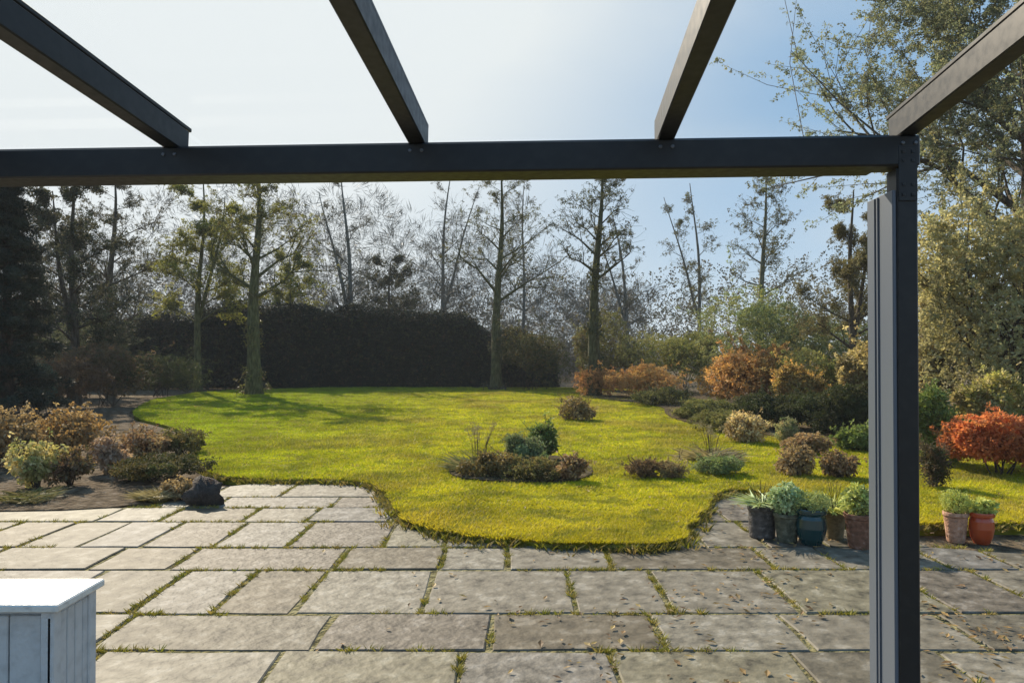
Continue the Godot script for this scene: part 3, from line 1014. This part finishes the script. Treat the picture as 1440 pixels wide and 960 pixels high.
	for k in 22000:
		var x := rng.randf_range(-95, 95)
		var zz := rng.randf_range(-88, -62)
		var top := 8.5 + 5.0 * wn.get_noise_1d(x * 1.3 + zz) + 3.0 * wn.get_noise_1d(x * 5.0)
		wp.append(turned(Vector3(x, pow(rng.randf(), 1.7) * maxf(top, 3.5), zz), rng.randf_range(0.4, 0.8)))
		wt.append(pick(wood, 0.3))
	var w := scatter("far_woods", self, sprig("small", 0.4, 7), wp, wt)
	tag(w, "hazy brown grey wood along the horizon behind the garden trees", "woodland")
	w.set_meta("kind", "stuff")
	# bare brush between the hedge and the far wood: a grey veil of twigs
	var bp: Array = []
	var bt := PackedColorArray()
	for k in 9000:
		var x := rng.randf_range(-36, 8)
		var zz := rng.randf_range(-52, -38)
		var top := 9.5 + 4.0 * wn.get_noise_1d(x * 2.1 + 40.0) + 2.5 * wn.get_noise_1d(x * 9.0)
		if x > 0.5: top *= 0.6
		bp.append(turned(Vector3(x, pow(rng.randf(), 1.6) * top, zz), rng.randf_range(0.5, 1.0)))
		bt.append(pick([Color(0.15, 0.13, 0.10), Color(0.12, 0.11, 0.08), Color(0.18, 0.16, 0.12)], 0.3))
	var bw := scatter("bare_undergrowth", self, sprig("twig", 0.0, 7), bp, bt)
	tag(bw, "leafless grey brush and twigs filling the space behind the hedge", "undergrowth")
	bw.set_meta("kind", "stuff")

# ---------------------------------------------------------------- beds
func planting() -> void:
	var rust := [Color(0.26, 0.125, 0.045), Color(0.22, 0.12, 0.05), Color(0.28, 0.16, 0.065)]
	var orange := [Color(0.25, 0.15, 0.05), Color(0.2, 0.14, 0.05), Color(0.27, 0.16, 0.055)]
	var dusk := [Color(0.10, 0.075, 0.03), Color(0.13, 0.09, 0.035), Color(0.075, 0.07, 0.025)]
	var dark := [Color(0.04, 0.05, 0.018), Color(0.055, 0.06, 0.02), Color(0.03, 0.04, 0.016)]
	var oliv := [Color(0.16, 0.16, 0.05), Color(0.12, 0.13, 0.04), Color(0.19, 0.17, 0.06)]
	var green := [Color(0.12, 0.16, 0.045), Color(0.16, 0.2, 0.05), Color(0.1, 0.13, 0.04)]
	var sage := [Color(0.16, 0.2, 0.09), Color(0.2, 0.22, 0.12), Color(0.12, 0.16, 0.07)]
	var straw := [Color(0.34, 0.28, 0.14), Color(0.28, 0.23, 0.11), Color(0.4, 0.33, 0.19)]
	var dead := [Color(0.19, 0.13, 0.065), Color(0.14, 0.1, 0.055), Color(0.23, 0.165, 0.085)]
	var redbrown := [Color(0.12, 0.07, 0.045), Color(0.09, 0.06, 0.04), Color(0.15, 0.09, 0.05)]
	var red := [Color(0.36, 0.115, 0.045), Color(0.3, 0.1, 0.045), Color(0.36, 0.16, 0.06)]

	# ---- far shrubs in front of the hedge and trees
	bush("shrub", "olive shrub at the end of the hedge below the bright sky gap", spot(745, 29), 3.6, 2.6, 1500, "small", 0.16, dusk + dark, {"bark_id": 11})
	bush("shrub", "rust red shrub nearest the lawn's far corner", spot(838, 25), 1.7, 1.15, 900, "small", 0.13, rust, {"gain": 2.3, "glow": 0.7})
	bush("shrub", "broad copper brown shrub between the rust red and the orange bushes", spot(908, 24), 2.7, 1.2, 1400, "small", 0.13, rust + orange, {"gain": 2.3, "glow": 0.7})
	bush("shrub", "tall olive green shrub behind the copper brown one", spot(965, 28), 5.0, 2.9, 2400, "small", 0.16, oliv)
	bush("shrub", "grey olive bush in the shade under the ivy trunk", spot(850, 29), 3.0, 3.2, 1400, "small", 0.17, dusk + oliv)
	bush("shrub", "large orange brown bush behind the dark green shrubs", spot(1058, 19), 2.7, 2.1, 2300, "oval", 0.1, orange + rust, {"gain": 2.3, "glow": 0.7})
	bush("shrub", "dull brown green bush next to the large orange one", spot(1160, 18.5), 2.9, 1.75, 2100, "oval", 0.1, dusk + oliv, {"gain": 2.6, "glow": 0.9})
	bush("shrub", "wide olive green thicket below the grey green trunk", spot(1115, 25), 6.3, 4.0, 3400, "small", 0.17, oliv + sage)
	bush("shrub", "black green shrub at the foot of the orange bush", spot(1085, 14.5), 1.7, 0.98, 1700, "small", 0.1, dark)
	bush("shrub", "dark green shrub close to the corner post", spot(1180, 13.5), 1.7, 1.05, 1800, "small", 0.1, dark)
	bush("shrub", "small sage shrub in the gap between the two dark green shrubs", spot(1108, 12.6), 0.5, 0.45, 420, "small", 0.08, sage + straw)
	bush("shrub", "purple brown dying shrub in front of the dark pair", spot(1140, 11.2), 0.9, 0.42, 500, "dead", 0.07, redbrown + dead)
	bush("shrub", "low dark bush on the lawn's edge before the copper shrubs", spot(1000, 16.5), 2.3, 0.6, 1300, "small", 0.1, dark + oliv)
	bush("shrub", "leafy green shrub showing behind the post's foot plants", spot(1205, 11.5), 0.7, 0.5, 500, "oval", 0.07, green)

	var border := smooth_poly([[1.9, -25.5], [3.2, -22.5], [4.2, -20.5], [3.6, -17.6], [3.7, -15.6], [4.6, -13.4], [5.3, -11.2], [7.2, -10.4], [10, -13], [9.5, -24], [4, -29]], 2)
	structure("shrub_border_ground", poly_sheet(border, 0.084, 0.05, stone_mat(lin(0.085, 0.062, 0.036), 0.95, 36, 0.9, 0.45, 3.0)))
	# ---- island bed in the lawn
	var isl := smooth_poly([[-0.75, -9.0], [-0.3, -8.7], [0.5, -8.6], [1.0, -9.0], [1.05, -10.0], [0.6, -10.9], [-0.4, -10.7], [-0.85, -9.9]], 2)
	structure("island_bed_ground", poly_sheet(isl, 0.085, 0.05, stone_mat(lin(0.07, 0.055, 0.032), 0.95, 34, 0.9, 0.4, 3.0)))
	tuft("ornamental_grass", "pale straw ornamental grass at the tip of the island bed", spot(672, 9.69) , 0.5, 0.55, 60, straw + sage, {"heads": 14, "head_cols": straw})
	bush("shrub", "dark brown low shrub in the island bed below the straw grass", spot(690, 9.10), 0.75, 0.36, 700, "dead", 0.06, dusk)
	bush("shrub", "grey green rounded shrub in the middle of the island bed", spot(735, 9.69), 0.6, 0.55, 700, "small", 0.07, sage)
	bush("shrub", "bright green leafy shrub in the island bed", spot(768, 10.35), 0.5, 0.62, 600, "oval", 0.07, green)
	bush("shrub", "olive low shrub along the front of the island bed", spot(752, 8.93), 0.95, 0.3, 800, "small", 0.07, dusk + oliv)
	bush("shrub", "withered brown perennial at the island bed's far corner", spot(812, 16.5), 0.95, 0.55, 500, "dead", 0.08, dead + dusk)
	bush("shrub", "withered grey brown perennial at the island bed's end", spot(806, 8.85), 0.35, 0.36, 300, "dead", 0.06, dead + redbrown)
	# ---- scattered on the lawn towards the pots
	bush("shrub", "pinkish brown heather alone on the lawn beyond its front tongue", spot(905, 9.1), 0.55, 0.3, 450, "small", 0.05, dead + redbrown)
	bush("shrub", "pale pinkish heather beside the brown one on the lawn", spot(945, 9.0), 0.42, 0.34, 350, "small", 0.05, redbrown + straw)
	bush("shrub", "light green low mound beyond the end of the path", spot(1012, 9.3), 0.8, 0.3, 600, "small", 0.06, sage + green)
	bush("shrub", "brown seed headed perennial behind the pots", spot(1120, 9.2), 0.55, 0.42, 350, "dead", 0.06, dead)
	bush("shrub", "reddish brown perennial behind the terracotta pot", spot(1180, 9.0), 0.55, 0.42, 350, "dead", 0.06, redbrown + dead)

	bush("shrub", "tawny fern clump at the border's nearest point by the dark shrubs", spot(1050, 12.6), 0.95, 0.55, 700, "dead", 0.07, straw + dead)
	bush("shrub", "olive leaved mound spilling from the border between fern and heathers", spot(1020, 14.2), 1.3, 0.5, 1000, "small", 0.08, oliv)
	bush("shrub", "chestnut brown shrub rising behind the dark green pair", spot(1125, 16.2), 1.6, 1.35, 1500, "oval", 0.085, orange + dusk, {"gain": 2.4, "glow": 0.9})
	bush("shrub", "tall bronze shrub against the corner post under the tan tree", spot(1205, 16.5), 1.6, 2.1, 1700, "oval", 0.09, dusk + straw, {"gain": 2.4, "glow": 0.9})
	bush("shrub", "mossy green low shrub at the copper shrubs' feet", spot(930, 21.0), 2.2, 0.6, 900, "small", 0.1, oliv + dark)
	tuft("ornamental_grass", "buff grass clump standing behind the sage green mound", spot(1000, 10.6), 0.6, 0.5, 70, straw, {"heads": 16, "head_cols": straw})
	# ---- beyond the post
	var beech := [Color(0.15, 0.135, 0.075), Color(0.13, 0.115, 0.06), Color(0.165, 0.15, 0.09), Color(0.11, 0.115, 0.06)]
	bush("beech_shrub", "tall brown leaved beech shrub filling the view beyond the post", spot(1412, 12.0), 3.8, 4.9, 5200, "oval", 0.08, beech, {"stem_r": 0.035, "stems": 16, "lobes": 16, "depth": 2.4, "low": 0.05, "twigs": 8, "glow": 1.0, "gain": 3.0, "shoots": 60})
	bush("shrub", "narrow tan shrub squeezed between post and tall beech", spot(1318, 13.5), 1.2, 3.3, 1600, "oval", 0.09, beech + straw, {"stem_r": 0.02, "glow": 1.0, "gain": 1.8})
	bush("shrub", "mid green shrub seen just past the post", spot(1312, 10.2), 0.8, 1.15, 1000, "oval", 0.07, green)
	bush("shrub", "yellow green spotted shrub above the red one", spot(1385, 10.4), 1.0, 1.5, 1300, "oval", 0.07, [Color(0.27, 0.27, 0.06), Color(0.2, 0.21, 0.05)] + straw, {"glow": 0.9})
	bush("red_shrub", "brick red shrub low beyond the post", spot(1403, 9.3), 1.45, 0.86, 2300, "oval", 0.065, red, {"glow": 1.0, "gain": 1.7, "low": 0.25})
	bush("shrub", "dark leaved small shrub hugging the post side of the red one", spot(1312, 8.4), 0.36, 0.6, 350, "small", 0.07, dark + redbrown)

	# ---- brown bed beyond the terrace, under the conifer
	var brown_bed := smooth_poly([[-11, -7.45], [-6.0, -7.35], [-3.65, -7.55], [-3.55, -9.0], [-4.3, -10.0], [-5.0, -11.6], [-6.4, -14.5], [-9.6, -18.0], [-12.2, -26], [-24, -30], [-24, -8]], 2)
	structure("brown_bed_ground", poly_sheet(brown_bed, 0.004, 0.03, stone_mat(lin(0.12, 0.09, 0.06), 0.95, 35, 0.8, 0.45, 4.0)))
	bush("shrub", "straw coloured dead perennial at the bed's front next to the terrace", spot(52, 8.6), 0.65, 0.62, 500, "dead", 0.07, straw + oliv)
	bush("shrub", "tan hydrangea with faded heads above the bed's front", spot(20, 10.2), 1.04, 0.85, 700, "dead", 0.08, dead)
	bush("shrub", "coppery brown bush in the middle of the brown bed", spot(100, 11.0), 1.30, 0.82, 900, "dead", 0.08, [Color(0.24, 0.15, 0.055), Color(0.2, 0.12, 0.05)] + dead)
	bush("shrub", "dark twiggy low bush before the coppery brown one", spot(98, 8.8), 0.72, 0.45, 350, "dead", 0.06, dusk + redbrown, {"twigs": 9})
	bush("shrub", "greyish pink dead hydrangea in the brown bed", spot(155, 9.7), 0.59, 0.5, 420, "dead", 0.07, [Color(0.25, 0.17, 0.12), Color(0.19, 0.14, 0.1)])
	bush("shrub", "near black spreading bush along the bed's lawn side", spot(215, 9.1), 1.49, 0.36, 1100, "small", 0.07, dusk + dark)
	bush("shrub", "mauve brown bush behind the near black spreading one", spot(200, 10.8), 0.98, 0.5, 500, "dead", 0.07, redbrown + dead)
	bush("shrub", "olive bush where brown bed and lawn meet", spot(255, 11.2), 0.78, 0.45, 500, "small", 0.08, oliv + dusk)
	tuft("ornamental_grass", "straw yellow grass tuft at the bed's corner by the terrace", spot(222, 7.95), 0.32, 0.3, 40, straw)
	bush("shrub", "brown low plant between the straw tuft and the dark boulder", spot(255, 8.0), 0.39, 0.24, 260, "dead", 0.05, dead)
	tuft("ornamental_grass", "olive tuft of rough grass in front of the straw perennial", spot(45, 7.9), 0.45, 0.3, 50, oliv + straw)
	# the brown mass further back
	bush("shrub", "reddish brown thicket under the conifer", spot(60, 18.0), 3.0, 1.5, 1800, "small", 0.13, redbrown)
	bush("shrub", "dark brown bush where the thicket meets the hedge", spot(150, 21.0), 3.0, 1.9, 1600, "small", 0.14, redbrown + dark)
	bush("shrub", "dull green tall bush behind the reddish brown thicket", spot(118, 25.0), 4.0, 2.9, 2000, "small", 0.16, [Color(0.07, 0.08, 0.045), Color(0.1, 0.1, 0.06)])
	bush("shrub", "pale grey green bush poking out beside the conifer", spot(52, 16.8), 0.9, 1.4, 600, "small", 0.12, [Color(0.11, 0.12, 0.09), Color(0.08, 0.1, 0.07)])
	bush("shrub", "blackish evergreen bush at the near end of the hedge", spot(225, 26.0), 3.2, 1.7, 1600, "small", 0.14, dark)
	# a dark boulder on the corner
	var bl := Geo.new()
	rng.seed = 9
	var fn := FastNoiseLite.new(); fn.frequency = 0.9; fn.seed = 4
	var rows := 14; var cols := 20
	var ring: Array = []
	for j in rows + 1:
		var el := PI * (float(j) / rows - 0.5)
		var rr: Array = []
		for i in cols:
			var a := TAU * i / cols
			var d := Vector3(cos(a) * cos(el), sin(el), sin(a) * cos(el))
			rr.append([d * Vector3(0.17, 0.15, 0.14) * (1.0 + 0.75 * fn.get_noise_3dv(d)), d])
		ring.append(rr)
	for j in rows:
		for i in cols:
			var A: Array = ring[j][i]; var B: Array = ring[j][(i + 1) % cols]; var C: Array = ring[j + 1][(i + 1) % cols]; var D: Array = ring[j + 1][i]
			if j > 0: bl.tri(A[0], B[0], C[0], A[1], B[1], C[1])
			if j < rows - 1: bl.tri(A[0], C[0], D[0], A[1], C[1], D[1])
	var bo := put("boulder", bl.mesh(stone_mat(lin(0.05, 0.036, 0.028), 0.85, 81, 3.0, 0.35, 2.0)))
	bo.position = spot(289, 7.75) + Vector3(0, 0.1, 0)
	tag(bo, "dark brown boulder where terrace, brown bed and lawn meet", "stone")

# ---------------------------------------------------------------- pots
func pots() -> void:
	var sage := [Color(0.24, 0.3, 0.16), Color(0.3, 0.34, 0.2), Color(0.2, 0.25, 0.12)]
	var green := [Color(0.16, 0.19, 0.07), Color(0.2, 0.22, 0.08)]
	var lime := [Color(0.3, 0.31, 0.08), Color(0.25, 0.27, 0.07)]
	var grey := stone_mat(lin(0.07, 0.062, 0.058), 0.75, 91, 3.0, 0.45, 0.5, 0.2)
	var moss := stone_mat(lin(0.09, 0.095, 0.06), 0.7, 92, 3.0, 0.45, 0.5, 0.2)
	var teal := plain(lin(0.008, 0.045, 0.05), 0.22)
	teal.clearcoat_enabled = true; teal.clearcoat = 0.7; teal.clearcoat_roughness = 0.1
	var tan := stone_mat(lin(0.24, 0.18, 0.09), 0.8, 93, 4.0, 0.25, 0.3)
	var terra := stone_mat(lin(0.23, 0.10, 0.055), 0.85, 94, 3.0, 0.4, 0.5, 0.28)
	var pale := stone_mat(lin(0.5, 0.27, 0.17), 0.85, 95, 3.0, 0.4, 0.5, 0.3)
	var scarlet := plain(lin(0.5, 0.075, 0.018), 0.3)
	scarlet.clearcoat_enabled = true; scarlet.clearcoat = 0.6; scarlet.clearcoat_roughness = 0.15
	potted("plant_pot", "charcoal stone pot at the path end of the row of pots", spot(1071, 6.4), 0.24, 0.27, grey, 2, {"leaf": "frond", "size": 0.25, "w": 0.28, "h": 0.26, "n": 26, "cols": green + sage})
	potted("plant_pot", "mossy grey green pot with a pale sage plant", spot(1106, 6.25), 0.22, 0.24, moss, 0, {"leaf": "oval", "size": 0.05, "w": 0.26, "h": 0.26, "n": 260, "cols": sage})
	potted("plant_pot", "dark teal glazed pot with a grey green plant", spot(1140, 6.15), 0.25, 0.3, teal, 1, {"leaf": "small", "size": 0.045, "w": 0.34, "h": 0.14, "n": 240, "cols": green})
	potted("plant_pot", "small tan pot with yellow green grass", spot(1173, 6.35), 0.19, 0.22, tan, 0, {"leaf": "frond", "size": 0.32, "w": 0.2, "h": 0.3, "n": 26, "cols": lime})
	potted("plant_pot", "brown terracotta pot at the post end of the row of pots", spot(1208, 6.05), 0.24, 0.28, terra, 0, {"leaf": "oval", "size": 0.05, "w": 0.24, "h": 0.24, "n": 220, "cols": lime + green})
	potted("plant_pot", "pale pink terracotta pot beyond the post", spot(1343, 6.45) - Vector3(0, 0.056, 0), 0.2, 0.26, pale, 0, {"leaf": "small", "size": 0.045, "w": 0.24, "h": 0.2, "n": 220, "cols": lime})
	potted("plant_pot", "glossy scarlet glazed pot beyond the post", spot(1379, 6.4) - Vector3(0, 0.056, 0), 0.2, 0.27, scarlet, 1, {"leaf": "oval", "size": 0.06, "w": 0.2, "h": 0.12, "n": 70, "cols": lime})

# ---------------------------------------------------------------- fallen leaves
func litter(edge: PackedVector2Array) -> void:
	rng.seed = 55
	var g := Geo.new()
	g.smooth = false
	var a := Vector3(0, 0, -1); var tip := Vector3(0, 0.18, 1)
	var l := Vector3(-0.55, 0.22, 0); var r := Vector3(0.55, 0.16, 0.1); var c := Vector3(0, 0, 0)
	for q in [[a, l, c], [l, tip, c], [a, c, r], [c, tip, r]]:
		g.flat(q[0], q[1], q[2], Vector3.UP)
	var places: Array = []
	var tints := PackedColorArray()
	var cols := [Color(0.2, 0.12, 0.05), Color(0.27, 0.17, 0.06), Color(0.14, 0.085, 0.045), Color(0.33, 0.24, 0.09)]
	var wind := FastNoiseLite.new()
	wind.frequency = 0.7; wind.seed = 21
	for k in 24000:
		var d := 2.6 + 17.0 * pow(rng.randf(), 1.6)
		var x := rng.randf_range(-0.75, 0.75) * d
		# thicker to the right, added to darken the ground as shade would
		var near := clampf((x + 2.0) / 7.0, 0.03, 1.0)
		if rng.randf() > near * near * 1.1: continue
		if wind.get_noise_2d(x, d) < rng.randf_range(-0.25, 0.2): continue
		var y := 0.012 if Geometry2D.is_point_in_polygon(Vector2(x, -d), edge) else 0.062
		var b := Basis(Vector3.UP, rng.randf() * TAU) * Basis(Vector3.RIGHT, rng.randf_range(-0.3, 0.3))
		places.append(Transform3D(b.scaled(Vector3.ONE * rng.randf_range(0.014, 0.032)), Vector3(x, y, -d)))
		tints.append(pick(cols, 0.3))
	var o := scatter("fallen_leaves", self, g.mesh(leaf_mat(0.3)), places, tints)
	tag(o, "brown fallen leaves strewn over the terrace and lawn edge", "leaves")
	o.set_meta("kind", "stuff")
